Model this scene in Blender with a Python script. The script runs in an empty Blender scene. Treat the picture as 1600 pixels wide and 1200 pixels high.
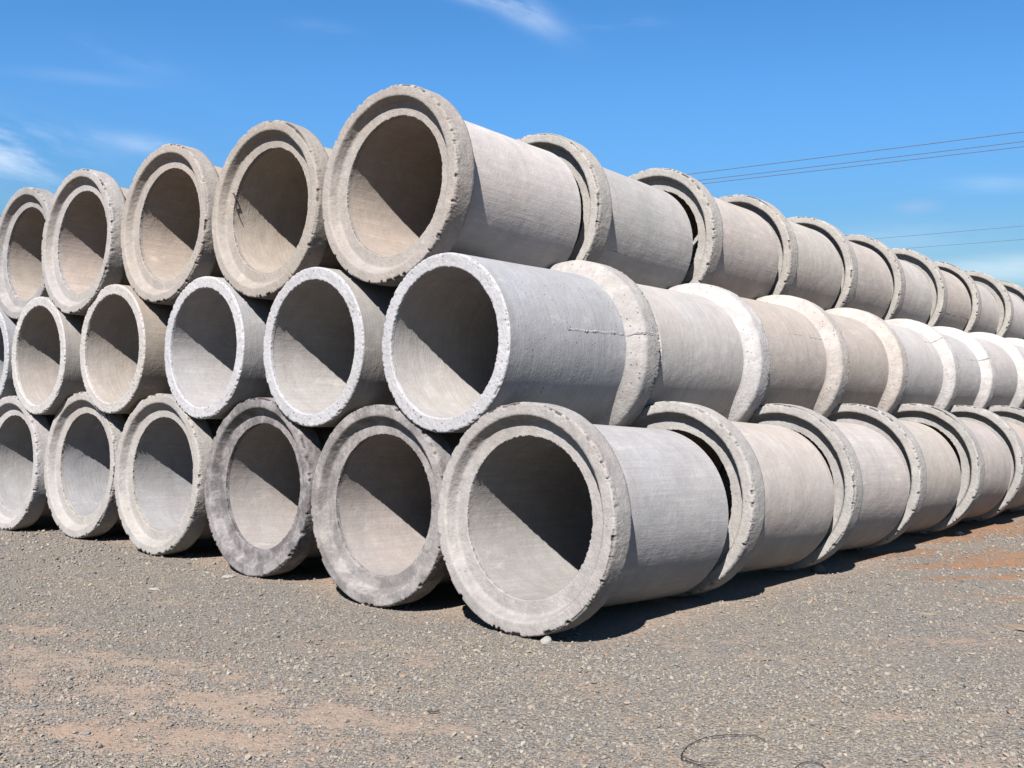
import bpy, math, random
import numpy as np
from mathutils import Matrix, Vector, Euler
random.seed(7); rng = np.random.default_rng(7)
SC = bpy.context.scene; COL = SC.collection

# ------------------------------------------------------------------ camera
CAM = Vector((4.0483, -4.8024, 1.4433))
RT = Vector((0.75546, 0.65504, 0.01389)); DN = Vector((0.00211, 0.01878, -0.99982)); FW = Vector((-0.65519, 0.75536, 0.01281))
FPX = 1606.8
cd = bpy.data.cameras.new('camera'); cam = bpy.data.objects.new('camera', cd); COL.objects.link(cam)
cd.sensor_width = 36; cd.lens = FPX/1600*36; cd.clip_end = 6000; cd.clip_start = .05
m = Matrix((RT, -DN, -FW)).transposed().to_4x4(); m.translation = CAM
cam.matrix_world = m; SC.camera = cam

def ray(px, py):
    d = FW + RT*((px-800)/FPX) + DN*((py-600)/FPX); return d
def at(px, py, z=0.0):                       # where the line of sight through a photo pixel meets height z
    d = ray(px, py); t = (z-CAM.z)/d.z; return CAM + d*t

# ------------------------------------------------------------------ world, sun, exposure
SUN = Vector((0.3236, -0.6432, 0.6940)).normalized()
sl = bpy.data.lights.new('sun', 'SUN'); sl.energy = 5.0; sl.angle = math.radians(.53); sl.color = (1, .95, .90)
so = bpy.data.objects.new('sun', sl); COL.objects.link(so); so.rotation_euler = SUN.to_track_quat('Z', 'Y').to_euler()
SC.view_settings.view_transform = 'Standard'; SC.view_settings.look = 'None'
SC.view_settings.exposure = 1.66; SC.view_settings.gamma = 1; SC.view_settings.use_curve_mapping = False

W = bpy.data.worlds.new('World'); SC.world = W; W.use_nodes = True
nt = W.node_tree; nt.nodes.clear()
class N:                                     # tiny node-building helper
    def __init__(s, tree): s.t = tree
    def new(s, typ, ins=None, **kw):
        n = s.t.nodes.new(typ)
        for k, v in kw.items(): setattr(n, k, v)
        for k, v in (ins or {}).items(): s.put(n.inputs[k], v)
        return n
    def put(s, sock, v):
        if hasattr(v, 'outputs'): v = v.outputs[0]
        if hasattr(v, 'is_output'): s.t.links.new(v, sock)
        else: sock.default_value = v
    def math(s, op, a, b=0.0, c=0.0, clamp=False):
        n = s.t.nodes.new('ShaderNodeMath'); n.operation = op; n.use_clamp = clamp
        for i, v in enumerate((a, b, c)): s.put(n.inputs[i], v)
        return n.outputs[0]
    def vmath(s, op, a, b):
        n = s.t.nodes.new('ShaderNodeVectorMath'); n.operation = op; s.put(n.inputs[0], a); s.put(n.inputs[1], b)
        return n.outputs['Value'] if op in ('DOT_PRODUCT', 'LENGTH') else n.outputs[0]
    def noise(s, vec, scale, detail=3, rough=.55, w=None):
        n = s.t.nodes.new('ShaderNodeTexNoise'); n.noise_dimensions = '4D' if w is not None else '3D'
        s.put(n.inputs['Vector'], vec); n.inputs['Scale'].default_value = scale; n.inputs['Detail'].default_value = detail
        n.inputs['Roughness'].default_value = rough
        if w is not None: s.put(n.inputs['W'], w)
        return n.outputs[0]
    def maprange(s, v, a, b, c=0.0, d=1.0, smooth=False):
        n = s.t.nodes.new('ShaderNodeMapRange'); n.interpolation_type = 'SMOOTHSTEP' if smooth else 'LINEAR'
        s.put(n.inputs[0], v)
        for i, x in enumerate((a, b, c, d)): s.put(n.inputs[i+1], x)
        return n.outputs[0]
    def mix(s, f, a, b, mode='MIX'):
        n = s.t.nodes.new('ShaderNodeMix'); n.data_type = 'RGBA'; n.blend_type = mode
        s.put(n.inputs[0], f); s.put(n.inputs[6], a); s.put(n.inputs[7], b); return n.outputs[2]
    def scalevec(s, v, xyz):
        n = s.t.nodes.new('ShaderNodeVectorMath'); n.operation = 'MULTIPLY'; s.put(n.inputs[0], v); n.inputs[1].default_value = xyz
        return n.outputs[0]

w = N(nt)
sky = w.new('ShaderNodeTexSky', sky_type='NISHITA', sun_disc=False)
sky.sun_elevation = math.asin(SUN.z); sky.sun_rotation = math.atan2(SUN.x, SUN.y)
sky.altitude = 1200; sky.air_density = 1.0; sky.dust_density = .6; sky.ozone_density = 2.6
hs = w.new('ShaderNodeHueSaturation', {'Hue': .5, 'Saturation': 1.3, 'Value': 1.0, 'Color': sky.outputs[0]})
skycol = hs.outputs[0]
tc = w.new('ShaderNodeTexCoord').outputs['Generated']
elev = w.new('ShaderNodeSeparateXYZ', {0: tc}).outputs[2]       # the air near the horizon is a little deeper than the model's
lo = [w.maprange(elev, .06, .30, q, 1.0, True) for q in (.52, .54, .44)]
skycol = w.mix(1.0, skycol, w.new('ShaderNodeCombineColor', {0: lo[0], 1: lo[1], 2: lo[2]}).outputs[0], 'MULTIPLY')
# wisps of cirrus, each a stretched patch of noise about its own compass direction
RR = ray(800, 300).normalized(); RU = Vector((RR.y, -RR.x, 0)).normalized(); RV = RU.cross(RR)
def clnoise(a, stretch, nscale, seed):
    a = math.radians(a); uu = RU*math.cos(a)+RV*math.sin(a); vv = RV*math.cos(a)-RU*math.sin(a)
    cv = w.new('ShaderNodeCombineXYZ', {0: w.math('MULTIPLY', w.vmath('DOT_PRODUCT', tc, tuple(uu)), 1/stretch), 1: w.vmath('DOT_PRODUCT', tc, tuple(vv)), 2: seed})
    return w.noise(cv.outputs[0], nscale, 5, .6)
CLN = [clnoise(-20, 3.2, 32, 1.3), clnoise(0, 4.5, 34, 5.1)]
def cloud(px, py, sx, sy, rot, amt, nscale, stretch, seed, soft=.16, th=.5):
    global skycol
    c = ray(px, py).normalized(); u = Vector((-c.y, c.x, 0)).normalized()*-1
    u = Vector((c.y, -c.x, 0)).normalized(); v = u.cross(c)
    a = math.radians(rot); uu = u*math.cos(a)+v*math.sin(a); vv = v*math.cos(a)-u*math.sin(a)
    d = w.vmath('SUBTRACT', tc, tuple(c))
    x = w.vmath('DOT_PRODUCT', d, tuple(uu)); y = w.vmath('DOT_PRODUCT', d, tuple(vv)); z = w.vmath('DOT_PRODUCT', tc, tuple(c))
    xs = w.math('DIVIDE', x, sx/FPX); ys = w.math('DIVIDE', y, sy/FPX)
    r2 = w.math('ADD', w.math('MULTIPLY', xs, xs), w.math('MULTIPLY', ys, ys))
    g = w.math('MULTIPLY', w.math('EXPONENT', w.math('MULTIPLY', r2, -1.0)), w.math('GREATER_THAN', z, 0.0))
    n = CLN[0] if rot < -6 else CLN[1]
    n = w.maprange(n, th-soft, th+soft, 0, 1, True)
    f = w.math('MULTIPLY', w.math('MULTIPLY', g, n), amt, clamp=True)
    skycol = w.mix(w.math('MULTIPLY', f, .8), skycol, CLOUDC)
CLOUDC = (6.4, 6.7, 7.2, 1)
cloud(30, 235, 75, 26, -16, .5, 34, 3.0, 1.3)
cloud(-40, 225, 100, 40, -12, .5, 30, 3.0, 4.3)
cloud(240, 228, 60, 12, -3, .3, 40, 4, 2.1)
cloud(130, 215, 50, 16, -8, .2, 40, 4, 7.1)
cloud(200, 88, 60, 16, -12, .08, 36, 4, 3.7)
cloud(130, 122, 80, 9, 2, .09, 36, 5, 9.7)
cloud(815, 15, 62, 17, -28, .42, 34, 4, 5.2, .2, .44)
cloud(770, 0, 60, 10, -8, .4, 34, 4, 5.9, .2, .44)
cloud(965, 36, 55, 9, 2, .2, 34, 4, 6.6)
cloud(500, 42, 45, 9, 0, .08, 34, 4, 8.6)
cloud(1555, 287, 60, 11, -3, .16, 34, 4, 2.9)
cloud(1600, 418, 130, 20, 0, .5, 24, 4, 1.9, .3, .35)
cloud(1430, 372, 160, 26, 0, .16, 20, 5, 3.1, .3, .4)
CLOUDC = (3.2, 3.6, 4.6, 1)
cloud(1432, 324, 26, 9, 0, .5, 60, 2, 4.9, .25, .4)
bg = w.new('ShaderNodeBackground', {'Color': skycol, 'Strength': .056})
out = w.new('ShaderNodeOutputWorld'); nt.links.new(bg.outputs[0], out.inputs[0])

# ------------------------------------------------------------------ numpy value noise
def _hash(ix, iy, iz, seed):
    h = (ix.astype(np.int64)*374761393 + iy.astype(np.int64)*668265263 + iz.astype(np.int64)*2147483647 + seed*1274126177) & 0xffffffff
    h = ((h ^ (h >> 13))*1274126177) & 0xffffffff
    h = ((h ^ (h >> 16))*2246822519) & 0xffffffff
    return ((h ^ (h >> 15)) & 0xffffff)/float(0xffffff)
def vn(P, scale, seed=0):
    p = P*scale; i = np.floor(p).astype(np.int64); f = p-i; f = f*f*(3-2*f); r = 0
    for dx in (0, 1):
        for dy in (0, 1):
            for dz in (0, 1):
                wgt = (f[:, 0] if dx else 1-f[:, 0])*(f[:, 1] if dy else 1-f[:, 1])*(f[:, 2] if dz else 1-f[:, 2])
                r = r + wgt*_hash(i[:, 0]+dx, i[:, 1]+dy, i[:, 2]+dz, seed)
    return r
def fbm(P, scale, seed=0, oct=3):
    r = 0; a = 1; t = 0
    for k in range(oct): r = r+a*vn(P, scale*2.03**k, seed+k*17); t += a; a *= .5
    return r/t
def smooth(a, b, x):
    t = np.clip((x-a)/(b-a), 0, 1); return t*t*(3-2*t)

# ------------------------------------------------------------------ materials
def newmat(name):
    mt = bpy.data.materials.new(name); mt.use_nodes = True; mt.node_tree.nodes.clear()
    n = N(mt.node_tree); b = n.new('ShaderNodeBsdfPrincipled'); o = n.new('ShaderNodeOutputMaterial')
    mt.node_tree.links.new(b.outputs[0], o.inputs[0]); return mt, n, b

def concrete(name, kind):
    mt, n, b = newmat(name)
    tcn = n.new('ShaderNodeTexCoord').outputs['Object']
    oi = n.new('ShaderNodeObjectInfo'); rnd = n.math('MULTIPLY', oi.outputs['Random'], 60.0)
    tint = oi.outputs['Color']
    stain = n.new('ShaderNodeAttribute', attribute_type='OBJECT', attribute_name='stain').outputs['Fac']
    pitted = n.new('ShaderNodeAttribute', attribute_type='OBJECT', attribute_name='pitted').outputs['Fac']
    chip = n.new('ShaderNodeAttribute', attribute_type='GEOMETRY', attribute_name='chip').outputs['Fac']
    big = n.noise(tcn, 1.6, 4, .6, rnd); med = n.noise(tcn, 9, 4, .65, rnd); fine = n.noise(tcn, 120, 2, .7, rnd)
    ax = n.noise(n.scalevec(tcn, (1, .05, 1)), 42, 2, .7, rnd)         # lines along the pipe
    ci = n.noise(n.scalevec(tcn, (.05, 1, .05)), 48, 2, .7, rnd)        # lines round the pipe
    v = n.maprange(big, .3, .7, .9, 1.07)
    v = n.math('MULTIPLY', v, n.maprange(med, .25, .75, .9, 1.09))
    v = n.math('MULTIPLY', v, n.maprange(fine, .25, .75, .88, 1.12))
    if kind != 'bell':
        pick = n.math('GREATER_THAN', oi.outputs['Random'], .5)
        ln = n.new('ShaderNodeMix', {0: n.math('MULTIPLY_ADD', pick, .8, .1), 2: ax, 3: ci}).outputs[0]
        lw = n.maprange(med, .35, .65, .03, .11); lines = n.math('ADD', 1.0, n.math('MULTIPLY', n.maprange(ln, .3, .7, -1, 1), lw)); v = n.math('MULTIPLY', v, lines)
    tint = n.mix(1.0, tint, (1.012, .996, .997, 1), 'MULTIPLY')
    col = n.mix(1.0, tint, n.new('ShaderNodeCombineColor', {0: v, 1: v, 2: v}).outputs[0], 'MULTIPLY')
    # warm and cool drifts of cement colour
    hue = n.noise(tcn, 2.3, 3, .6, n.math('ADD', rnd, 9.0))
    col = n.mix(n.maprange(hue, .35, .7, 0, .5), col, n.mix(1.0, col, (1.05, .98, .92, 1), 'MULTIPLY'))
    # pale lime scuffs
    sc = n.noise(n.scalevec(tcn, (1, .4, 1)), 6.5, 4, .7, n.math('ADD', rnd, 21.0))
    col = n.mix(n.maprange(sc, .58, .72, 0, .2, True), col, (.42, .405, .385, 1))
    if kind == 'bell':                        # rough, patchy cement on collars and end faces
        pt = n.noise(tcn, 19, 4, .7, n.math('ADD', rnd, 51.0))
        col = n.mix(n.maprange(pt, .46, .66, 0, .32, True), col, n.mix(1.0, col, (.74, .715, .69, 1), 'MULTIPLY'))
    # dark weathering
    st = n.noise(tcn, 7, 5, .72, n.math('ADD', rnd, 33.0))
    sf = n.math('MULTIPLY', n.maprange(st, .38, .62, 0, 1, True), stain, clamp=True)
    col = n.mix(sf, col, n.mix(1.0, col, (.42, .415, .42, 1), 'MULTIPLY'))
    # faint run marks where rain has tracked over the cement
    dw = n.noise(n.scalevec(tcn, (.12, 1, .12)), 7.5, 3, .6, n.math('ADD', rnd, 44.0))
    col = n.mix(n.maprange(dw, .56, .68, 0, .28 if kind == 'barrel' else .1, True), col, n.mix(1.0, col, (.74, .72, .70, 1), 'MULTIPLY'))
    # blow holes
    pv = n.new('ShaderNodeTexVoronoi', {'Vector': tcn, 'Scale': 36.0, 'Randomness': 1.0}); pv.feature = 'F1'
    sepc = n.new('ShaderNodeSeparateColor', {0: pv.outputs['Color']})
    rad = n.math('MULTIPLY', n.math('MULTIPLY', n.math('GREATER_THAN', sepc.outputs[0], .6), n.maprange(sepc.outputs[1], 0, 1, .06, .26)), n.math('MULTIPLY', pitted, n.maprange(n.noise(tcn, 3.1, 2, .5, rnd), .42, .62, .25, 1.0)))
    hole = n.maprange(n.math('SUBTRACT', pv.outputs['Distance'], rad), -.04, .04, 1, 0, True)
    hole = n.math('MULTIPLY', hole, n.math('GREATER_THAN', rad, .03))
    col = n.mix(n.math('MULTIPLY', hole, .72), col, (.055, .05, .045, 1))
    col = n.mix(n.math('MULTIPLY', chip, .92), col, n.mix(1.0, col, (.13, .125, .12, 1), 'MULTIPLY'))  # broken edges darkened: dirt plus cavity shade painted into the colour
    n.put(b.inputs['Base Color'], col); b.inputs['Roughness'].default_value = .9; b.inputs['Specular IOR Level'].default_value = .22
    # relief
    h = n.math('MULTIPLY', fine, .0018 if kind != 'bell' else .0024)
    h = n.math('ADD', h, n.math('MULTIPLY', med, .007))
    if kind != 'bell':
        h = n.math('ADD', h, n.math('MULTIPLY', ln, .0024))
    else:
        h = n.math('ADD', h, n.math('MULTIPLY', n.noise(tcn, 45, 3, .65, rnd), .0055))
    h = n.math('SUBTRACT', h, n.math('MULTIPLY', hole, .006))
    bp = n.new('ShaderNodeBump', {'Strength': .9, 'Distance': 1.0, 'Height': h}); n.put(b.inputs['Normal'], bp)
    return mt
M_BAR = concrete('cast concrete', 'barrel'); M_BELL = concrete('rough concrete', 'bell')

# ------------------------------------------------------------------ pipes: lathed profiles with real chips and burrs
RB, RS, RI, L, BW, FL = .708, .598, .5, 1.50, .171, .275
def lathe(name, prof, segs, mat, disp=None, seed=0, smooth_ang=None):
    prof = np.array(prof); k = len(prof); th = np.linspace(0, 2*np.pi, segs, endpoint=False)
    T, Kk = np.meshgrid(th, np.arange(k), indexing='ij')
    r = prof[Kk.ravel(), 0].copy(); y = prof[Kk.ravel(), 1].copy(); t = T.ravel()
    chip = np.zeros_like(r)
    if disp: r, y, chip = disp(r, y, t, Kk.ravel(), seed)
    V = np.column_stack([r*np.cos(t), y, r*np.sin(t)])
    i = np.arange(segs)[:, None]; j = np.arange(k-1)[None, :]; i2 = (i+1) % segs
    F = np.stack([i*k+j, i*k+j+1, i2*k+j+1, i2*k+j], -1).reshape(-1, 4)
    me = bpy.data.meshes.new(name); me.vertices.add(len(V)); me.vertices.foreach_set('co', V.astype(np.float32).ravel())
    me.loops.add(F.size); me.loops.foreach_set('vertex_index', F.astype(np.int32).ravel())
    me.polygons.add(len(F)); me.polygons.foreach_set('loop_start', np.arange(0, F.size, 4, dtype=np.int32)); me.polygons.foreach_set('loop_total', np.full(len(F), 4, np.int32))
    me.polygons.foreach_set('use_smooth', np.ones(len(F), bool))
    a = me.attributes.new('chip', 'FLOAT', 'POINT'); a.data.foreach_set('value', chip.astype(np.float32))
    me.update(calc_edges=True); me.validate(); me.materials.append(mat); return me
def dense(pts, step):
    o = []
    for (a, b), s in zip(zip(pts[:-1], pts[1:]), step):
        d = math.dist(a, b); nn = max(1, int(round(d/s)))
        for q in range(nn): o.append((a[0]+(b[0]-a[0])*q/nn, a[1]+(b[1]-a[1])*q/nn))
    o.append(pts[-1]); return o
def ring_pos(r, y, t): return np.column_stack([r*np.cos(t), y, r*np.sin(t)])
def bell_disp(r, y, t, k, seed):
    P = ring_pos(r, y, t); r0, y0 = r.copy(), y.copy()
    fade = smooth(.275, .24, y0)*(1-smooth(.08, .11, y0)*(r0 < .52))
    n1 = fbm(P, 7, seed)-.5; n2 = fbm(P, 38, seed+5, 2)-.5
    r = r+fade*(n1*.007+n2*.003); y = y+fade*(n1*.003+n2*.002)
    # chips broken out of the outer rim
    Pc = ring_pos(np.full_like(r, .7), np.zeros_like(y), t)
    c1 = vn(Pc, 33, seed+11)*.35+vn(Pc, 95, seed+12)*.35+vn(Pc, 190, seed+13)*.3; lump = fbm(Pc, 4, seed+19, 2)
    edge = np.exp(-(((r0-.704)/.007)**2+((y0-.004)/.008)**2))
    cm = np.clip((c1-.57+(lump-.5)*2.2)*7, 0, 1)*(.85, .5, .7, .35, .9, .45, .6, .75)[((seed-100)//97) % 8]
    r = r-edge*cm*.0075; y = y+edge*cm*.0065
    big = np.clip((fbm(Pc, 26, seed+29, 3)-.63)*16, 0, 1)
    e2 = np.exp(-(((r0-.704)/.012)**2+((y0-.006)/.016)**2)); r = r-e2*big*.013; y = y+e2*big*.010
    # weathered, broken crust along the crown of the rim
    crown = np.exp(-((t-np.pi/2-(vn(Pc, 1.1, seed+61)-.5)*.9)/.42)**2)*np.clip((fbm(Pc, 26, seed+67, 3)-.43)*12, 0, 1)
    e3 = np.exp(-(((r0-.705)/.010)**2+((y0-.006)/.016)**2)); r = r-e3*crown*.009; y = y+e3*crown*.009
    # crumbly outside of the rim
    band = smooth(.69, .70, r0)*smooth(.004, .012, y0)*smooth(.085, .012, y0); n3 = fbm(P, 85, seed+41, 2)
    r = r-band*np.clip((n3-.52)*2, 0, 1)*.010
    # burr round the bore
    Pb = ring_pos(np.full_like(r, .5), np.zeros_like(y), t)
    bj = vn(Pb, 42, seed+51)*.4+vn(Pb, 110, seed+57)*.35+vn(Pb, 210, seed+58)*.25
    eb = np.exp(-(((r0-.5)/.006)**2+((y0-.074)/.008)**2)); r = r-eb*(np.clip((bj-.5)*5, 0, 1)*.0065*(.35+1.1*lump)-.002)
    chip = np.clip(e3*crown*1.6+edge*np.clip(cm*1.8-.95, 0, 1)*.9+e2*big*.7+band*np.clip((n3-.63)*6, 0, 1)*.8+np.exp(-(((r0-.497)/.006)**2+((y0-.082)/.007)**2))*np.clip((bj-.42)*4, 0, 1)*.85, 0, 1)  # mask for dark crust, dirt and painted cavity shade, also behind the burr
    return r, y, chip
BELL_PROF = dense([(RS, FL), (.606, .262), (.690, .192), (.706, .172), (RB, .155), (RB, .016), (.705, .005), (.699, .001), (.692, 0), (.636, 0), (.628, .002), (.622, .008), (.598, .060), (.591, .068), (.580, .071), (.512, .072), (.503, .072), (.5, .075), (.5, .09), (RI, .11)],
                  [.016, .016, .012, .012, .014, .006, .004, .004, .012, .006, .005, .008, .006, .008, .012, .004, .003, .004, .008])
def bar_disp(r, y, t, k, seed):
    P = ring_pos(r, y, t); f = smooth(FL, FL+.06, y)*smooth(L, L-.03, y)
    out = r > .55
    n = fbm(P, 3.5, seed+3, 3)-.5
    r = r+np.where(out, f, smooth(.11, .2, y)*smooth(L, L-.03, y))*n*.007
    return r, y, np.zeros_like(r)
OUT_PROF = dense([(RS, FL), (RS, L-.012)], [.05])
BORE_PROF = dense([(RI, L-.03), (RI, .11)], [.06])
def end_disp(r, y, t, k, seed):
    P = ring_pos(r, y, t); r0, y0 = r.copy(), y.copy()
    f = smooth(L-.012, L-.004, y0)*(1-(r0 < .52)*smooth(L-.015, L-.03, y0))
    n2 = fbm(P, 45, seed+5, 2)-.5; y = y+f*n2*.005
    Pc = ring_pos(np.full_like(r, .6), np.zeros_like(y), t); c = fbm(Pc, 55, seed+9, 2)
    e = np.exp(-(((r0-.594)/.007)**2+((y0-L)/.01)**2)); cm = np.clip((c-.52)*4, 0, 1); r = r-e*cm*.009; y = y-e*cm*.007
    Pb = ring_pos(np.full_like(r, .5), np.zeros_like(y), t); bj = fbm(Pb, 50, seed+13, 2)
    eb = np.exp(-(((r0-.5)/.007)**2+((y0-L+.004)/.008)**2)); r = r-eb*(np.clip(bj-.45, 0, 1)*.02-.003)
    pit = np.clip((fbm(P, 75, seed+21, 2)-.70)*9, 0, 1)*f
    return r, y-pit*.004, np.clip(pit*.9+e*np.clip(cm*1.6-.9, 0, 1)*.8, 0, 1)
END_PROF = dense([(RS, L-.012), (.596, L-.005), (.590, L), (.506, L), (.5, L-.004), (RI, L-.03)], [.004, .004, .008, .004, .01])
NV = 8
bells = [lathe('bell', BELL_PROF, 840, M_BELL, bell_disp, 100+i*97) for i in range(NV)]
ends = [lathe('spigot_end', END_PROF, 480, M_BELL, end_disp, 300+i*97) for i in range(NV)]
outs = [lathe('barrel', OUT_PROF, 256, M_BAR, bar_disp, 500+i*97) for i in range(4)]
bores = [lathe('bore', BORE_PROF, 256, M_BAR, bar_disp, 700+i*97) for i in range(4)]

COUNT = [0]; AK = .47      # overall lightness of the cement
def part(name, me, parent, tint, stain=0.0, pitted=.5, roll=0.0):
    o = bpy.data.objects.new(name, me); COL.objects.link(o); o.parent = parent
    o.rotation_euler = (0, roll, 0); o.color = (*[c*AK for c in tint], 1); o['stain'] = float(stain); o['pitted'] = float(pitted); return o
GROUP = 'concrete pipes stacked in three rows'
def pipe(x, y, z, flip, label, barrel, bell, end=None, bore=None, stain=0.0, pitted=.5, group=GROUP, roll=None, yaw=None, bar_stain=None, length=None, tilt=0.0):
    i = COUNT[0]; COUNT[0] += 1
    e = bpy.data.objects.new('concrete_pipe', None); COL.objects.link(e); e.empty_display_size = .3
    yw = math.radians(random.uniform(-.35, .35)) if yaw is None else yaw; tl = tilt+math.radians(random.uniform(-.25, .25))
    e.location = (x, y, z); e.rotation_euler = (tl if flip else -tl, 0, yw+(math.pi if flip else 0))   # the plain end sags lower than the bell
    if length: e.scale = (1, length/L, 1)       # cast lengths vary by a few centimetres
    e['label'] = label; e['category'] = 'concrete pipe'; e['group'] = group
    rl = random.uniform(0, 6.28) if roll is None else roll
    part('barrel', outs[i % 4], e, barrel, stain*.4 if bar_stain is None else bar_stain, pitted, rl)
    part('bore', bores[i % 4], e, bore or barrel, .12, .35, rl)
    part('bell', bells[i % NV], e, bell, .3 if flip else stain, 1.1 if flip else pitted, random.uniform(-.25, .25))
    part('spigot_end', ends[(i*3+1) % NV], e, end or barrel, .05, 1.1, rl)
    return e
def C(r, g, b): return (r, g, b)
WARM = C(.40, .355, .30); TAN = C(.36, .32, .275); GREY = C(.36, .35, .335); COOL = C(.37, .375, .385); WHITE = C(.46, .47, .495); WWHITE = C(.475, .46, .445); PALE = C(.44, .43, .41)

# the near face, bottom row (bells towards the camera), from the corner to the left
pB = [(-.011, -.042, .7117), (-1.414, .03, .6725), (-2.832, .024, .7072), (-4.242, -.025, .7257), (-5.664, -.020, .731), (-7.0715, -.10, .680), (-8.49, -.02, .705)]
lB = ['pale grey pipe at the near bottom corner of the stack, largest bell mouth',
      'bottom row pipe with grey stained rim just left of the corner pipe, bell outward',
      'bottom row pipe with the darkest stained grey rim, third from the near corner',
      'clean light grey bell mouth pipe on the gravel left of the darkest stained one',
      'narrow looking light grey bell mouth pipe, fifth along the bottom row from the corner',
      'bottom row pipe cut off by the left edge of the photo',
      'bottom row pipe beyond the left edge of the photo']
tB = [dict(barrel=C(.43, .43, .435), bell=C(0.392, 0.379, 0.368), bore=C(0.353, 0.348, 0.342), stain=.3),
      dict(barrel=GREY, bell=C(0.338, 0.327, 0.323), bore=C(0.37, 0.344, 0.329), stain=.75, bar_stain=.2),
      dict(barrel=GREY, bell=C(0.303, 0.291, 0.295), bore=C(0.37, 0.348, 0.333), stain=.95, bar_stain=.25),
      dict(barrel=COOL, bell=C(0.401, 0.389, 0.372), bore=C(0.361, 0.365, 0.378), stain=.18),
      dict(barrel=GREY, bell=C(0.409, 0.397, 0.382), bore=C(0.353, 0.361, 0.378), stain=.15),
      dict(barrel=COOL, bell=C(0.419, 0.415, 0.418), bore=C(0.386, 0.391, 0.396), stain=.12),
      dict(barrel=COOL, bell=C(0.401, 0.389, 0.391), stain=.1)]
for i, (p, l, t) in enumerate(zip(pB, lB, tB)): pipe(*p, False, l, length=1.50 if i == 0 else None, tilt=.056 if i == 0 else .04, **t)
# middle row: turned round, plain spigot ends towards the camera
LM = 1.553
def mid(x, yf, z, label, **k): return pipe(x, yf+LM, z-.012, True, label, length=LM, tilt=.008, **k)
pM = [(-.760, .03, 1.797), (-2.115, .003, 1.797), (-3.537, -.015, 1.819), (-4.962, -.072, 1.838), (-6.40, -.10, 1.80), (-7.80, -.05, 1.80)]
lM = ['grey corner pipe of the middle row with white end and seam crack on its side',
      'cool white plain pipe end in the middle row, second from the corner',
      'cool white plain pipe end in the middle row, third from the corner',
      'warm white plain pipe end with brownish barrel, fourth along the middle row',
      'smallest white plain pipe end in the middle row, near the left edge',
      'middle row pipe showing only its grey barrel at the left edge']
tM = [dict(barrel=C(.37, .385, .405), bell=C(.44, .43, .42), end=WHITE, bore=C(.44, .43, .42), pitted=.8, roll=.4),
      dict(barrel=GREY, bell=PALE, end=WHITE, bore=C(.44, .43, .42)),
      dict(barrel=COOL, bell=PALE, end=C(.47, .48, .505), bore=C(.45, .45, .46)),
      dict(barrel=TAN, bell=PALE, end=WWHITE, bore=C(.43, .395, .36)),
      dict(barrel=GREY, bell=PALE, end=C(.48, .475, .47), bore=C(.42, .395, .37)),
      dict(barrel=C(.33, .35, .38), bell=PALE, end=WHITE)]
mids = [mid(*p, l, **t) for p, l, t in zip(pM, lM, tM)]
# top row: bells towards the camera again
pT = [(-1.395, .07, 2.938), (-2.8155, .04, 2.912), (-4.233, -.009, 2.932), (-5.680, -.083, 2.895), (-7.098, .02, 2.908), (-8.51, .0, 2.91)]
lT = ['beige pipe at the top corner of the stack, the highest bell mouth against the sky',
      'beige top row pipe with a dry root hanging at its bore, second from the corner',
      'beige top row bell mouth pipe, third from the corner',
      'light beige top row bell mouth pipe, fourth from the corner',
      'greyish top row bell mouth pipe at the left edge of the photo',
      'top row pipe beyond the left edge of the photo']
tT = [dict(barrel=C(.52, .50, .49), bell=C(0.374, 0.35, 0.326), bore=C(0.435, 0.38, 0.334), stain=.18),
      dict(barrel=WARM, bell=C(0.364, 0.337, 0.305), bore=C(0.424, 0.38, 0.329), stain=.15),
      dict(barrel=WARM, bell=C(0.383, 0.355, 0.326), bore=C(0.435, 0.38, 0.329), stain=.14),
      dict(barrel=WARM, bell=C(0.392, 0.378, 0.366), bore=C(0.444, 0.389, 0.35), stain=.16),
      dict(barrel=GREY, bell=C(0.346, 0.34, 0.341), bore=C(0.415, 0.37, 0.329), stain=.3),
      dict(barrel=GREY, bell=C(0.364, 0.35, 0.346))]
for i, (p, l, t) in enumerate(zip(pT, lT, tT)): pipe(*p, False, l, length=1.51 if i == 0 else None, tilt=.042 if i == 0 else .03, **t)
# the three lines of pipes running back from the corner
ordn = ['second', 'third', 'fourth', 'fifth', 'sixth', 'seventh', 'eighth', 'ninth', 'tenth', 'eleventh', 'twelfth']
cB = [(-.010, 1.590, .724), (.010, 3.256, .716), (-.016, 4.820, .724), (.011, 6.475, .731), (0, 8.13, .72), (0, 9.74, .72), (0, 11.35, .72), (0, 12.98, .72)]
tb = [C(0.493, 0.458, 0.423), C(0.499, 0.47, 0.447), C(0.464, 0.435, 0.394), C(0.464, 0.429, 0.4), C(0.487, 0.429, 0.383), C(0.476, 0.452, 0.429), C(0.487, 0.464, 0.429), C(0.476, 0.452, 0.429)]
db = ['tan', 'pale', 'beige', 'beige', 'dusty', 'greyish', 'greyish', 'greyish']
def run_length(c, gaps, i):                    # each pipe stops a little short of the next bell
    return None if i+1 >= len(c) or i >= len(gaps) else c[i+1][1]+.072-gaps[i]-c[i][1]
for i, (p, t) in enumerate(zip(cB, tb)):
    pipe(*p, False, f'{db[i]} pipe, {ordn[i]} back from the corner along the right side of the bottom row', barrel=t, bell=C(.405, .40, .385), stain=.2, bore=WARM, length=run_length(cB, [.15, .13, .20, .15, .16, .15], i), tilt=.052)
cM = [(-.7217, 3.245, 1.765), (-.69, 4.81, 1.79), (-.722, 6.46, 1.787), (-.70, 8.11, 1.774), (-.735, 9.68, 1.776), (-.71, 11.29, 1.79), (-.71, 12.9, 1.79), (-.71, 14.5, 1.79), (-.71, 16.1, 1.79)]
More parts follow.
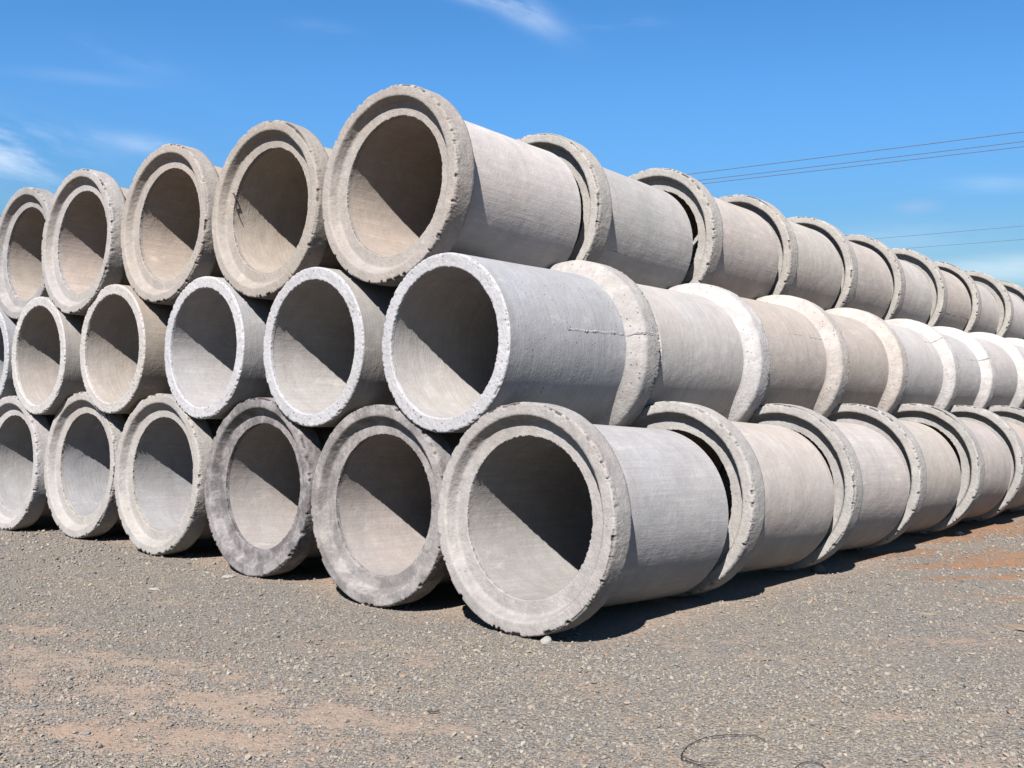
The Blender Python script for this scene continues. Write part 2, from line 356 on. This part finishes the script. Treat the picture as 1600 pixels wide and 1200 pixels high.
tm = [C(0.472, 0.46, 0.444), C(0.46, 0.421, 0.382), C(0.449, 0.41, 0.37), C(0.483, 0.472, 0.46), C(0.472, 0.467, 0.46), C(0.472, 0.46, 0.449), C(0.472, 0.46, 0.449), C(0.472, 0.46, 0.449), C(0.472, 0.46, 0.449)]
tmb = [C(0.515, 0.51, 0.51), C(0.51, 0.482, 0.454), C(0.515, 0.482, 0.448), C(0.532, 0.521, 0.51), C(0.56, 0.554, 0.549), C(0.56, 0.554, 0.543), C(0.56, 0.554, 0.543), C(0.56, 0.554, 0.543), C(0.56, 0.554, 0.543)]
dm = ['smooth grey', 'pitted tan', 'pitted tan', 'pale grey', 'pale cracked', 'pale grey', 'whitish', 'whitish', 'whitish']
chainM = []
for i, (p, t, tb_) in enumerate(zip(cM, tm, tmb)):
    chainM.append(pipe(*p, True, f'{dm[i]} pipe, {ordn[i]} back from the corner along the right side of the middle row', barrel=t, bell=tb_, end=tb_, pitted=.9 if i in (1, 2) else .5, length=LM, tilt=.016))
cT = [(-1.393, 1.647, 2.918), (-1.355, 3.36, 2.928), (-1.367, 4.92, 2.922), (-1.383, 6.50, 2.916), (-1.41, 8.06, 2.910), (-1.41, 9.65, 2.917), (-1.43, 11.22, 2.91), (-1.412, 12.83, 2.926), (-1.41, 14.42, 2.92), (-1.41, 16.02, 2.92), (-1.41, 17.62, 2.92)]
tt = [C(.445, .44, .43), C(0.492, 0.453, 0.421), C(0.492, 0.466, 0.428), C(0.485, 0.446, 0.409), C(0.498, 0.479, 0.453), C(0.485, 0.446, 0.409), C(0.511, 0.492, 0.46), C(0.523, 0.511, 0.498), C(0.511, 0.492, 0.46), C(0.511, 0.492, 0.46), C(0.511, 0.492, 0.46)]
dt = ['weathered grey', 'beige', 'light beige', 'tan', 'pale', 'seamed beige', 'light grey', 'pale', 'pale', 'pale', 'pale']
chainT = []
for i, (p, t) in enumerate(zip(cT, tt)):
    chainT.append(pipe(*p, False, f'{dt[i]} pipe, {ordn[i]} back from the corner along the right side of the top row', barrel=t, bell=C(.42, .41, .385), stain=.2, bore=WARM, length=run_length(cT, [.165, .14, .13, .13, .155, .125, .19, .19, .15, .15], i), tilt=[.05, .035, .03, .03, .04, .03, .045, .045, .04, .04, .04][i]))
# the layer right behind the near face, seen only through the gaps
HID = 'pipe almost wholly hidden behind the near layer of the stack'
for p in pB[1:]: pipe(p[0], p[1]+1.62, p[2]+.01, False, HID, barrel=GREY, bell=GREY, group='pipes hidden behind the near layer')
for p in pM[1:]: pipe(p[0], p[1]+1.66+LM, p[2]-.005, True, HID, barrel=GREY, bell=PALE, group='pipes hidden behind the near layer')
for p in pT[1:]: pipe(p[0], p[1]+1.60, p[2]-.005, False, HID, barrel=WARM, bell=WARM, group='pipes hidden behind the near layer')

# cast seams: a crumbling ridge along a barrel
def mesh_obj(name, V, F, mat, parent=None, smooth_=False):
    me = bpy.data.meshes.new(name); me.from_pydata([tuple(v) for v in V], [], F); me.materials.append(mat)
    if smooth_: me.polygons.foreach_set('use_smooth', [True]*len(me.polygons))
    o = bpy.data.objects.new(name, me); COL.objects.link(o)
    if parent: o.parent = parent
    return o
def seam(parent, ang, y0, y1, tint, size=.008, seed=0, wob=.006):
    V = []; F = []; n = int((y1-y0)/.006); rr = random.Random(seed)
    ph = [rr.uniform(0, 6) for _ in range(4)]
    def rad(y):
        if y >= FL: return RS
        if y > .185: return RS+(RB-RS)*(FL-y)/(FL-.185)
        return RB
    for i in range(n+1):
        y = y0+(y1-y0)*i/n
        a = ang+(wob*(math.sin(y*9+ph[0])+.6*math.sin(y*31+ph[1])+.5*math.sin(y*83+ph[2]))+rr.uniform(-.003, .003))
        env = .25+.75*max(0, math.sin(y*23+ph[2])*.5+math.sin(y*61+ph[3])*.5+.25); hgt = size*env*rr.uniform(.2, 1.0); wd = size*rr.uniform(.5, 1.3)/RS
        for da, h in ((-wd, -.003), (-wd*.4, hgt), (wd*.1, hgt*rr.uniform(-.4, .9)), (wd*.5, hgt*.7), (wd, -.003)):
            r = rad(y)+h; V.append((r*math.cos(a+da), y, r*math.sin(a+da)))
    for i in range(n):
        for j in range(4): F.append((i*5+j, i*5+j+1, i*5+j+6, i*5+j+5))
    o = mesh_obj('mould_seam', V, F, M_BELL, parent); o.color = (*[c*AK for c in tint], 1); o['stain'] = .25; o['pitted'] = .3; return o
seam(mids[0], math.radians(180-11), .01, .92, (.44, .44, .44), .010, 1)
seam(chainT[5], math.radians(-17), .18, L-.02, (.33, .31, .29), .006, 2, .002)
seam(chainM[3], math.radians(180-40), .02, .5, (.42, .42, .42), .007, 3)
seam(chainM[4], math.radians(180-22), .1, .7, (.42, .42, .42), .007, 4)

seam(chainT[0], math.radians(-24), .30, L-.05, (.36, .34, .31), .004, 5, .002)
seam(chainM[1], math.radians(180-24), .28, 1.0, (.38, .34, .31), .005, 6, .008)
# ------------------------------------------------------------------ ground
anch = [(p[0], p[1]+.08, p[2]-RB) for p in pB+cB]
AX = np.array(anch)
def gh(x, y):                                 # ground height: meets the underside of every bell of the bottom row
    x = np.asarray(x, float); y = np.asarray(y, float)
    d2 = (x[..., None]-AX[:, 0])**2+(y[..., None]-AX[:, 1])**2
    wt = np.exp(-d2/(2*.42**2)); h = (wt*AX[:, 2]).sum(-1)/(wt.sum(-1)+.12)
    P = np.stack([x.ravel(), y.ravel(), np.zeros(x.size)], 1)
    nz = ((fbm(P, .9, 71, 3)-.5)*.035+(fbm(P, 5, 81, 2)-.5)*.014).reshape(x.shape)
    near = np.clip(wt.sum(-1), 0, 1)
    return h+nz*(1-.85*near)-.006
# bare-earth patches, on the ground where the photograph shows them
PATCH = []   # x, y, half-length, half-width, angle, strength, redness
def patch(px, py, hl, hw, ang, s, red):
    g = at(px, py); PATCH.append((g.x, g.y, hl, hw, math.radians(ang), s, red))
vang = 40
def track(p, q, hw, s, red):                  # a dusty wheel track between two points
    A = at(*p); B = at(*q); d = B-A; PATCH.append(((A.x+B.x)/2, (A.y+B.y)/2, d.length/2, hw, math.atan2(d.y, d.x), s, red))
track((-60, 1015), (640, 1165), .30, 1.0, .1); track((-80, 1100), (420, 1190), .27, .9, .2); track((250, 1040), (760, 1195), .24, .65, .1)
for q in [(60, 1030, 1.1, .28, 20, .8, .3), (230, 1035, .9, .2, 25, .8, .3), (90, 985, .8, .12, 25, .7, .5), (110, 1075, .9, .2, 25, .7, .35), (310, 1150, .8, .2, 30, .9, .4), (100, 1150, .6, .15, 30, .6, .6),
          (430, 1100, .8, .28, 35, .9, .3), (560, 1130, .7, .22, 35, .8, .3), (540, 1165, .5, .2, 35, .6, .3), (420, 1175, .6, .16, 35, .6, .4), (330, 1060, .8, .16, 30, .6, .3), (540, 1080, .6, .12, 40, .5, .3),
          (120, 920, .5, .08, 30, .6, .5), (540, 905, .5, .12, 42, .6, .5), (470, 905, .8, .12, 42, .7, .6), (690, 962, .6, .1, 42, .6, .6), (560, 1000, .5, .06, 42, .6, .5), (620, 1020, .5, .06, 42, .5, .5),
          (950, 1070, .2, .1, 42, .7, .6), (860, 1055, .3, .08, 42, .5, .6), (900, 1085, .3, .08, 42, .4, .6), (985, 1180, .5, .15, 42, .4, .5),
          (1560, 880, 1.0, .22, 60, 1.2, 1), (1545, 900, .8, .12, 55, 1.0, 1), (1490, 845, .5, .22, 70, 1.1, 1), (1580, 828, 1.6, .5, 60, 1.3, 1), (1540, 832, .9, .2, 60, 1.0, 1), (1410, 866, .6, .14, 75, 1.1, 1), (1530, 928, .3, .08, 50, .9, .9), (1580, 936, .25, .08, 50, 1.0, .9), (1640, 870, 1.2, .5, 55, 1.2, 1), (1450, 955, .35, .06, 50, .4, .5),
          (1340, 880, .6, .1, 78, .5, .5), (1480, 1000, .7, .1, 48, .5, .5), (1430, 1120, .3, .08, 45, .5, .5), (1060, 1125, .4, .1, 42, .5, .5), (1005, 1190, .3, .1, 42, .6, .6), (230, 1095, .6, .1, 30, .6, .4), (30, 900, 1.0, .12, 30, .4, .4)]:
    patch(*q)
def dirt(x, y):
    x = np.asarray(x, float); y = np.asarray(y, float); P = np.stack([x.ravel(), y.ravel(), np.zeros(x.size)], 1)
    n = fbm(P, 2.2, 5, 5).reshape(x.shape); n2 = fbm(P, 11, 15, 3).reshape(x.shape); n3 = fbm(P, 4.5, 25, 3).reshape(x.shape)
    d = np.clip((n-.56)*3.0, 0, 1)*.55; red = np.full(x.shape, .1)
    for (a, b, hl, hw, an, s, rd) in PATCH:
        s = s*.82; rd = rd if rd > .8 else rd*.5
        u = (x-a)*math.cos(an)+(y-b)*math.sin(an); v = -(x-a)*math.sin(an)+(y-b)*math.cos(an)
        g = np.exp(-((u/hl)**2+(v/hw)**2)**1.0)*s
        red = np.where(g > .25, np.maximum(red, rd), red); d = np.maximum(d, g)
    d = d*(.55+.6*smooth(.34, .60, n3))+(n2-.5)*1.2*(d > .12)
    # bare red earth under and behind the stack
    und = smooth(-.3, .4, y)*smooth(.9, .2, x); d = np.maximum(d, und*.75)
    far = smooth(7, 16, np.hypot(x-3, y+3)); d = np.maximum(d, far*(.35+.5*n)); red = np.maximum(red, far)
    return np.clip(d, 0, 1), red
def axis(lo, hi, step, far):
    a = list(np.arange(lo, hi+1e-6, step)); s = step
    right = []; v = hi
    while v < far: s *= 1.35; v += s; right.append(v)
    left = []; s = step; v = lo
    while v > -far: s *= 1.35; v -= s; left.append(v)
    return np.array(left[::-1]+a+right)
gx = axis(-9.5, 9.0, .055, 2500); gy = axis(-4.5, 12.0, .055, 2500)
GX, GY = np.meshgrid(gx, gy, indexing='ij'); GZ = gh(GX, GY); D, RED = dirt(GX, GY)
nx, ny = GX.shape; V = np.column_stack([GX.ravel(), GY.ravel(), GZ.ravel()])
i = np.arange(nx-1)[:, None]; j = np.arange(ny-1)[None, :]; F = np.stack([i*ny+j, (i+1)*ny+j, (i+1)*ny+j+1, i*ny+j+1], -1).reshape(-1, 4)
me = bpy.data.meshes.new('ground'); me.vertices.add(len(V)); me.vertices.foreach_set('co', V.astype(np.float32).ravel())
me.loops.add(F.size); me.loops.foreach_set('vertex_index', F.astype(np.int32).ravel()); me.polygons.add(len(F))
me.polygons.foreach_set('loop_start', np.arange(0, F.size, 4, dtype=np.int32)); me.polygons.foreach_set('loop_total', np.full(len(F), 4, np.int32))
me.polygons.foreach_set('use_smooth', np.ones(len(F), bool))
for nm, arr in (('dirt', D), ('red', RED)):
    a = me.attributes.new(nm, 'FLOAT', 'POINT'); a.data.foreach_set('value', arr.astype(np.float32).ravel())
me.update(calc_edges=True)
ground = bpy.data.objects.new('ground', me); COL.objects.link(ground); ground['kind'] = 'structure'

STONES = [((.178, .163, .143), 0), ((.135, .128, .120), .2), ((.215, .19, .155), .36), ((.188, .170, .147), .52), ((.130, .130, .130), .66), ((.235, .202, .16), .78), ((.265, .24, .205), .93), ((.195, .140, .10), .955)]
GK = .70                                        # overall lightness of the crushed stone
def stone_ramp(n, fac):
    rp = n.new('ShaderNodeValToRGB'); cr = rp.color_ramp; cr.interpolation = 'CONSTANT'
    while len(cr.elements) < len(STONES): cr.elements.new(.5)
    for e, (c, p) in zip(cr.elements, STONES): e.position = p; e.color = (*[q*GK for q in c], 1)
    n.put(rp.inputs[0], fac); return rp.outputs[0]
mt, n, b = newmat('gravel and earth')
pos = n.new('ShaderNodeNewGeometry').outputs['Position']
dr = n.new('ShaderNodeAttribute', attribute_type='GEOMETRY', attribute_name='dirt').outputs['Fac']; rd = n.new('ShaderNodeAttribute', attribute_type='GEOMETRY', attribute_name='red').outputs['Fac']
wp = n.new('ShaderNodeVectorMath'); wp.operation = 'ADD'; n.put(wp.inputs[0], pos)
nzv = n.new('ShaderNodeTexNoise', {'Vector': pos, 'Scale': 60.0}); sv = n.new('ShaderNodeVectorMath'); sv.operation = 'SCALE'; n.put(sv.inputs[0], nzv.outputs['Color']); sv.inputs['Scale'].default_value = .012; n.put(wp.inputs[1], sv.outputs[0])
v1 = n.new('ShaderNodeTexVoronoi', {'Vector': wp.outputs[0], 'Scale': 62.0}); v2 = n.new('ShaderNodeTexVoronoi', {'Vector': wp.outputs[0], 'Scale': 130.0})
s1 = n.new('ShaderNodeSeparateColor', {0: v1.outputs['Color']}); s2 = n.new('ShaderNodeSeparateColor', {0: v2.outputs['Color']})
c1 = stone_ramp(n, s1.outputs[0]); c2 = stone_ramp(n, s2.outputs[1])
use2 = n.math('GREATER_THAN', s1.outputs[2], .62); gcol = n.mix(use2, c1, c2)
gap = n.maprange(v1.outputs['Distance'], .45, .75, 0, .55); gcol = n.mix(gap, gcol, (0.056, 0.045, 0.034, 1))  # shade between the stones, painted into the colour
bigg = n.noise(pos, .7, 4, .6); gcol = n.mix(1.0, gcol, n.new('ShaderNodeCombineColor', {0: n.maprange(bigg, .3, .7, .92, 1.08), 1: n.maprange(bigg, .3, .7, .95, 1.05), 2: n.maprange(bigg, .3, .7, 1.02, .98)}).outputs[0], 'MULTIPLY')
en = n.noise(pos, 26, 5, .7); eb = n.noise(pos, 3, 3, .6)
earth = n.mix(rd, n.mix(eb, (0.162, 0.127, 0.101, 1), (0.192, 0.157, 0.128, 1)), n.mix(eb, (0.145, 0.074, 0.038, 1), (0.168, 0.097, 0.054, 1)))
earth = n.mix(1.0, earth, n.new('ShaderNodeCombineColor', {0: n.maprange(en, .25, .75, .72, 1.25), 1: n.maprange(en, .25, .75, .72, 1.25), 2: n.maprange(en, .25, .75, .72, 1.25)}).outputs[0], 'MULTIPLY')
df = n.math('ADD', dr, n.math('MULTIPLY', n.math('SUBTRACT', s1.outputs[1], .5), .7)); df = n.maprange(df, .25, .65, 0, .95, True)
col = n.mix(df, gcol, earth); n.put(b.inputs['Base Color'], col); b.inputs['Roughness'].default_value = .95; b.inputs['Specular IOR Level'].default_value = .2
hh = n.math('ADD', n.math('MULTIPLY', n.math('MULTIPLY', v1.outputs['Distance'], n.math('SUBTRACT', 1.0, n.math('MULTIPLY', df, .8))), -.010), n.math('MULTIPLY', v2.outputs['Distance'], -.003)); hh = n.math('ADD', hh, n.math('MULTIPLY', en, .006))
n.put(b.inputs['Normal'], n.new('ShaderNodeBump', {'Strength': 1.0, 'Distance': 1.0, 'Height': hh})); ground.data.materials.append(mt)

# loose gravel: crushed stone chips lying on the sheet
mt, n, b = newmat('stone chip')
oi = n.new('ShaderNodeObjectInfo'); tco = n.new('ShaderNodeTexCoord').outputs['Object']
cc = stone_ramp(n, oi.outputs['Random']); nn = n.noise(tco, 2.2, 4, .7)
f = n.maprange(nn, .25, .75, .8, 1.22); n.put(b.inputs['Base Color'], n.mix(1.0, cc, n.new('ShaderNodeCombineColor', {0: f, 1: f, 2: f}).outputs[0], 'MULTIPLY')); b.inputs['Roughness'].default_value = .9; b.inputs['Specular IOR Level'].default_value = .25
M_CHIP = mt
import bmesh
def chip_mesh(name, seed, sub=1, flat=.6, jag=.28):
    r = random.Random(seed); bm = bmesh.new(); bmesh.ops.create_icosphere(bm, subdivisions=sub, radius=1)
    ax = Vector((r.uniform(.8, 1.3), r.uniform(.6, .95), flat*r.uniform(.8, 1.2)))
    cuts = [(Vector((r.gauss(0, 1), r.gauss(0, 1), r.gauss(0, 1))).normalized(), r.uniform(.5, .85)) for _ in range(6)]
    for v in bm.verts:
        p = v.co*(1+r.uniform(-jag, jag))
        for nrm, d in cuts:
            q = p.dot(nrm)
            if q > d: p = p-nrm*(q-d)
        v.co = Vector((p.x*ax.x, p.y*ax.y, p.z*ax.z))
    me = bpy.data.meshes.new(name); bm.to_mesh(me); bm.free(); return me
protos = []
for s in range(5):
    me = chip_mesh('gravel_chip', 40+s); me.materials.append(M_CHIP); protos.append(bpy.data.objects.new('gravel_chip', me))
pts = []
fa = math.atan2(FW.y, FW.x)
for r0, r1, dens in ((2.6, 6, 4200), (6, 9, 2300), (9, 14, 700), (14, 22, 220)):
    nn_ = int(dens*math.radians(84)/2*(r1*r1-r0*r0)); rr = np.sqrt(rng.uniform(r0*r0, r1*r1, nn_)); aa = fa+np.radians(rng.uniform(-42, 42, nn_))
    pts.append(np.stack([CAM.x+rr*np.cos(aa), CAM.y+rr*np.sin(aa), rr], 1))
pts = np.concatenate(pts)
keep = ~((pts[:, 1] > .35) & (pts[:, 0] < .35)) & (pts[:, 0] < 12)
pts = pts[keep]; d, _ = dirt(pts[:, 0], pts[:, 1])
pts = pts[rng.random(len(pts)) < np.clip(1.12-1.08*d, .13, 1)]; n_ = len(pts)
size = np.clip(rng.lognormal(math.log(.0052), .48, n_), .0028, .021)*np.where(pts[:, 2] > 9, 1.5, 1)
pz = gh(pts[:, 0], pts[:, 1])+size*.25
me = bpy.data.meshes.new('gravel'); me.vertices.add(n_); me.vertices.foreach_set('co', np.column_stack([pts[:, 0], pts[:, 1], pz]).astype(np.float32).ravel())
a = me.attributes.new('size', 'FLOAT', 'POINT'); a.data.foreach_set('value', size.astype(np.float32))
a = me.attributes.new('turn', 'FLOAT_VECTOR', 'POINT'); a.data.foreach_set('vector', np.column_stack([rng.normal(0, .35, n_), rng.normal(0, .35, n_), rng.uniform(0, 6.28, n_)]).astype(np.float32).ravel())
a = me.attributes.new('pick', 'INT', 'POINT'); a.data.foreach_set('value', rng.integers(0, 5, n_).astype(np.int32))
gravel = bpy.data.objects.new('gravel', me); COL.objects.link(gravel); gravel['kind'] = 'stuff'; gravel['label'] = 'loose grey and tan crushed stone lying over the yard'; gravel['category'] = 'gravel'
ng = bpy.data.node_groups.new('scatter gravel', 'GeometryNodeTree'); ng.interface.new_socket('Geometry', in_out='INPUT', socket_type='NodeSocketGeometry'); ng.interface.new_socket('Geometry', in_out='OUTPUT', socket_type='NodeSocketGeometry')
gi = ng.nodes.new('NodeGroupInput'); go = ng.nodes.new('NodeGroupOutput'); iop = ng.nodes.new('GeometryNodeInstanceOnPoints'); jn = ng.nodes.new('GeometryNodeJoinGeometry')
for o in protos:
    ob = ng.nodes.new('GeometryNodeObjectInfo'); ob.inputs['Object'].default_value = o; ob.inputs['As Instance'].default_value = True
    ng.links.new(ob.outputs['Geometry'], jn.inputs[0])
def attr(nm, ty):
    q = ng.nodes.new('GeometryNodeInputNamedAttribute'); q.data_type = ty; q.inputs[0].default_value = nm; return q.outputs[0]
e2r = ng.nodes.new('FunctionNodeEulerToRotation'); ng.links.new(attr('turn', 'FLOAT_VECTOR'), e2r.inputs[0])
ng.links.new(gi.outputs[0], iop.inputs['Points']); ng.links.new(jn.outputs[0], iop.inputs['Instance']); iop.inputs['Pick Instance'].default_value = True
ng.links.new(attr('pick', 'INT'), iop.inputs['Instance Index']); ng.links.new(e2r.outputs[0], iop.inputs['Rotation']); ng.links.new(attr('size', 'FLOAT'), iop.inputs['Scale']); ng.links.new(iop.outputs[0], go.inputs[0])
md = gravel.modifiers.new('scatter', 'NODES'); md.node_group = ng
print('gravel chips', n_)

# ------------------------------------------------------------------ single stones
def stonemat(name, c):
    mt, n, b = newmat(name); t = n.new('ShaderNodeTexCoord').outputs['Object']; f = n.maprange(n.noise(t, 5, 6, .7), .25, .75, .7, 1.2)
    n.put(b.inputs['Base Color'], n.mix(1.0, (*c, 1), n.new('ShaderNodeCombineColor', {0: f, 1: f, 2: f}).outputs[0], 'MULTIPLY')); b.inputs['Roughness'].default_value = .9
    n.put(b.inputs['Normal'], n.new('ShaderNodeBump', {'Strength': .6, 'Distance': .1, 'Height': n.noise(t, 14, 4, .7)})); return mt
M_PALE = stonemat('pale broken concrete', (0.26, 0.25, 0.235)); M_ROCK = stonemat('brown grey rock', (0.11, 0.095, 0.082)); M_SAND = stonemat('sandstone', (0.19, 0.15, 0.105))
def rock(px, py, size, mat, label, name='rock', flat=.7, seed=0, cat='rock', group=None, pos=None, sink=.3):
    me = chip_mesh(name, seed, 3, flat, .05); me.materials.append(mat); o = bpy.data.objects.new(name, me); COL.objects.link(o)
    g = at(px, py) if pos is None else Vector(pos); zz = float(gh(np.array([g.x]), np.array([g.y]))[0])
    o.location = (g.x, g.y, zz+size*flat*sink); o.scale = (size,)*3; o.rotation_euler = (0, 0, seed*1.7)
    o['label'] = label; o['category'] = cat
    if group: o['group'] = group
    return o
rock(853, 1003, .045, M_PALE, 'small white lump of broken concrete at the foot of the corner pipe', 'concrete_lump', .7, 3, 'concrete lump')
rock(1092, 933, .065, M_ROCK, 'rounded rock wedged in shade under the second bottom row bell', 'rock', .8, 4)
rock(1277, 893, .075, M_ROCK, 'brownish rock in shade under the third bottom row bell', 'rock', .7, 5)
rock(1440, 838, .07, M_ROCK, 'dark rock in shade under the fourth bottom row pipe', 'rock', .7, 6)
rock(1530, 815, .08, M_ROCK, 'dark rock in deep shade under the farther bottom row pipes', 'rock', .7, 7)
rock(1498, 837, .06, M_PALE, 'small pale stone on the red earth beside the bottom row', 'rock', .5, 8)
rock(241, 919, .055, M_PALE, 'thin white flake of concrete lying on open gravel at the left', 'concrete_flake', .22, 9, 'concrete flake')
rock(304, 877, .035, M_PALE, 'small white flake in front of the gap right of the clean bottom row bell', 'concrete_flake', .3, 10, 'concrete flake')
rock(325, 895, .035, M_PALE, 'small white flake left of the darkest stained rim', 'concrete_flake', .35, 11, 'concrete flake')
rock(357, 901, .052, M_PALE, 'white wedge of concrete touching the foot of the darkest stained rim', 'concrete_flake', .3, 12, 'concrete flake')
rock(1196, 1031, .055, M_SAND, 'flat tan stone flush in the gravel, left one of a pair', 'flat_stone', .16, 13, 'stone')
rock(1298, 1032, .042, M_SAND, 'flat tan stone flush in the gravel, right one of a pair', 'flat_stone', .16, 14, 'stone')
rock(1450, 960, .045, M_SAND, 'tan stone on the gravel right of the bottom row', 'flat_stone', .2, 15, 'stone')
rock(1588, 979, .11, M_SAND, 'long pale stone at the right edge of the yard', 'flat_stone', .14, 16, 'stone')
rock(172, 1011, .016, M_PALE, 'small whitish pebble at the left among earth patches', 'pebble', .7, 17, 'pebble')
rock(478, 1101, .016, M_PALE, 'small white pebble on the tan earth at the lower middle', 'pebble', .7, 18, 'pebble')

# ------------------------------------------------------------------ tubes: scrap wire, root, overhead lines
def tube(name, path, rad, mat, sides=6):
    V = []; F = []; k = len(path)
    for i, p in enumerate(path):
        d = (path[min(i+1, k-1)]-path[max(i-1, 0)]).normalized(); u = d.cross(Vector((0, 0, 1)))
        if u.length < 1e-3: u = d.cross(Vector((1, 0, 0)))
        u.normalize(); v = u.cross(d); r = rad(i/(k-1)) if callable(rad) else rad
        for s in range(sides):
            a = 2*math.pi*s/sides; V.append(p+(u*math.cos(a)+v*math.sin(a))*r)
    for i in range(k-1):
        for s in range(sides): F.append((i*sides+s, i*sides+(s+1) % sides, (i+1)*sides+(s+1) % sides, (i+1)*sides+s))
    F.append(tuple(range(sides))[::-1]); F.append(tuple((k-1)*sides+s for s in range(sides)))
    return mesh_obj(name, V, F, mat, None, True)
def plain(name, c, rough=.6, metal=0):
    mt, n, b = newmat(name); t = n.new('ShaderNodeTexCoord').outputs['Object']; f = n.maprange(n.noise(t, 30, 3, .6), .3, .7, .8, 1.2)
    n.put(b.inputs['Base Color'], n.mix(1.0, (*c, 1), n.new('ShaderNodeCombineColor', {0: f, 1: f, 2: f}).outputs[0], 'MULTIPLY')); b.inputs['Roughness'].default_value = rough; b.inputs['Metallic'].default_value = metal; return mt
M_WIRE = plain('black wire', (.018, .018, .02), .5); M_LINE = plain('line conductor', (.05, .045, .06), .6); M_ROOT = plain('dry root', (.035, .025, .018), .9)
def spline(pts, n=12):
    o = []
    for i in range(len(pts)-1):
        p0 = pts[max(i-1, 0)]; p1 = pts[i]; p2 = pts[i+1]; p3 = pts[min(i+2, len(pts)-1)]
        for q in range(n):
            t = q/n; o.append(.5*((2*p1)+(p2-p0)*t+(2*p0-5*p1+4*p2-p3)*t*t+(3*p1-p0-3*p2+p3)*t**3))
    o.append(pts[-1]); return o
def gwire(pix, label, lift=.012):
    P = []
    for k, q in enumerate(pix):
        g = at(q[0], q[1], .012); z = float(gh(np.array([g.x]), np.array([g.y]))[0]); g = at(q[0], q[1], z+lift); P.append(g)
    o = tube('scrap_wire', spline(P), .002, M_WIRE); o['label'] = label; o['category'] = 'wire'; return o
gwire([(1196, 1157), (1175, 1149), (1140, 1148), (1105, 1152), (1078, 1163), (1066, 1176), (1066, 1186), (1085, 1193), (1110, 1204), (1120, 1215)], 'long loop of thin black wire lying on the gravel near the bottom edge')
gwire([(1120, 1192), (1090, 1190), (1070, 1183), (1064, 1178)], 'short bit of black wire joining the loop on the gravel', .018)
gwire([(1232, 1215), (1240, 1202), (1252, 1193), (1270, 1190), (1286, 1196), (1294, 1210)], 'small arch of black wire at the bottom edge right of the long loop')
# dry stick
gs = [at(668, 1106, .02), at(678, 1107, .02), at(686, 1106, .02)]
o = tube('twig', spline([Vector((g.x, g.y, float(gh(np.array([g.x]), np.array([g.y]))[0])+.016)) for g in gs], 4), .004, M_ROOT); o['label'] = 'short brown twig on the gravel in the lower middle'; o['category'] = 'twig'
# root at the bore of the second top pipe
c = Vector((-2.8155, .04, 2.912))
def onbore(a, y, dr=0): return Vector((c.x+(RI-dr)*math.cos(math.radians(a)), c.y+y, c.z+(RI-dr)*math.sin(math.radians(a))))
rt = tube('dry_root', spline([onbore(158, .055, -.01), onbore(162, .07, .02), onbore(170, .09, .012), onbore(178, .12, .012), onbore(186, .16, .012)], 6), lambda t: .008*(1-.7*t), M_ROOT)
rt['label'] = 'dry dark root hanging at the left of the second top row bore'; rt['category'] = 'root'

# overhead lines: taut conductors some thirty metres off, running on past both sides of the view
def line(p1, p2, h, label, rad, group, ext=60):
    A = at(p1[0], p1[1], h); B = at(p2[0], p2[1], h); d = (B-A).normalized()
    A2 = A-d*ext; B2 = B+d*ext; LN = (B2-A2).length; mid_ = LN/2
    t1 = (A-A2).length; P = []
    sag = lambda s: .00012*((s-t1-(B-A).length/2)**2-((B-A).length/2)**2)
    for k in range(61):
        s = LN*k/60; q = A2+d*s; P.append(Vector((q.x, q.y, q.z+sag(s))))
    o = tube('power_line', P, rad, M_LINE, 5); o['label'] = label; o['category'] = 'power line'; o['group'] = group; return o
G = 'power lines behind the stack'
line((1085, 271), (1600, 206), 9.0, 'upper of the three dark power lines crossing the sky at the right', .011, G)
line((1100, 281), (1600, 221), 9.0, 'middle of the three dark power lines crossing the sky at the right', .011, G)
line((1107, 286), (1600, 229), 9.0, 'lower of the three dark power lines crossing the sky at the right', .011, G)
line((1380, 372), (1600, 353), 9.0, 'upper of the two faint far power lines above the receding pipes', .008, G)
line((1430, 387), (1600, 374), 9.0, 'lower of the two faint far power lines above the receding pipes', .008, G)
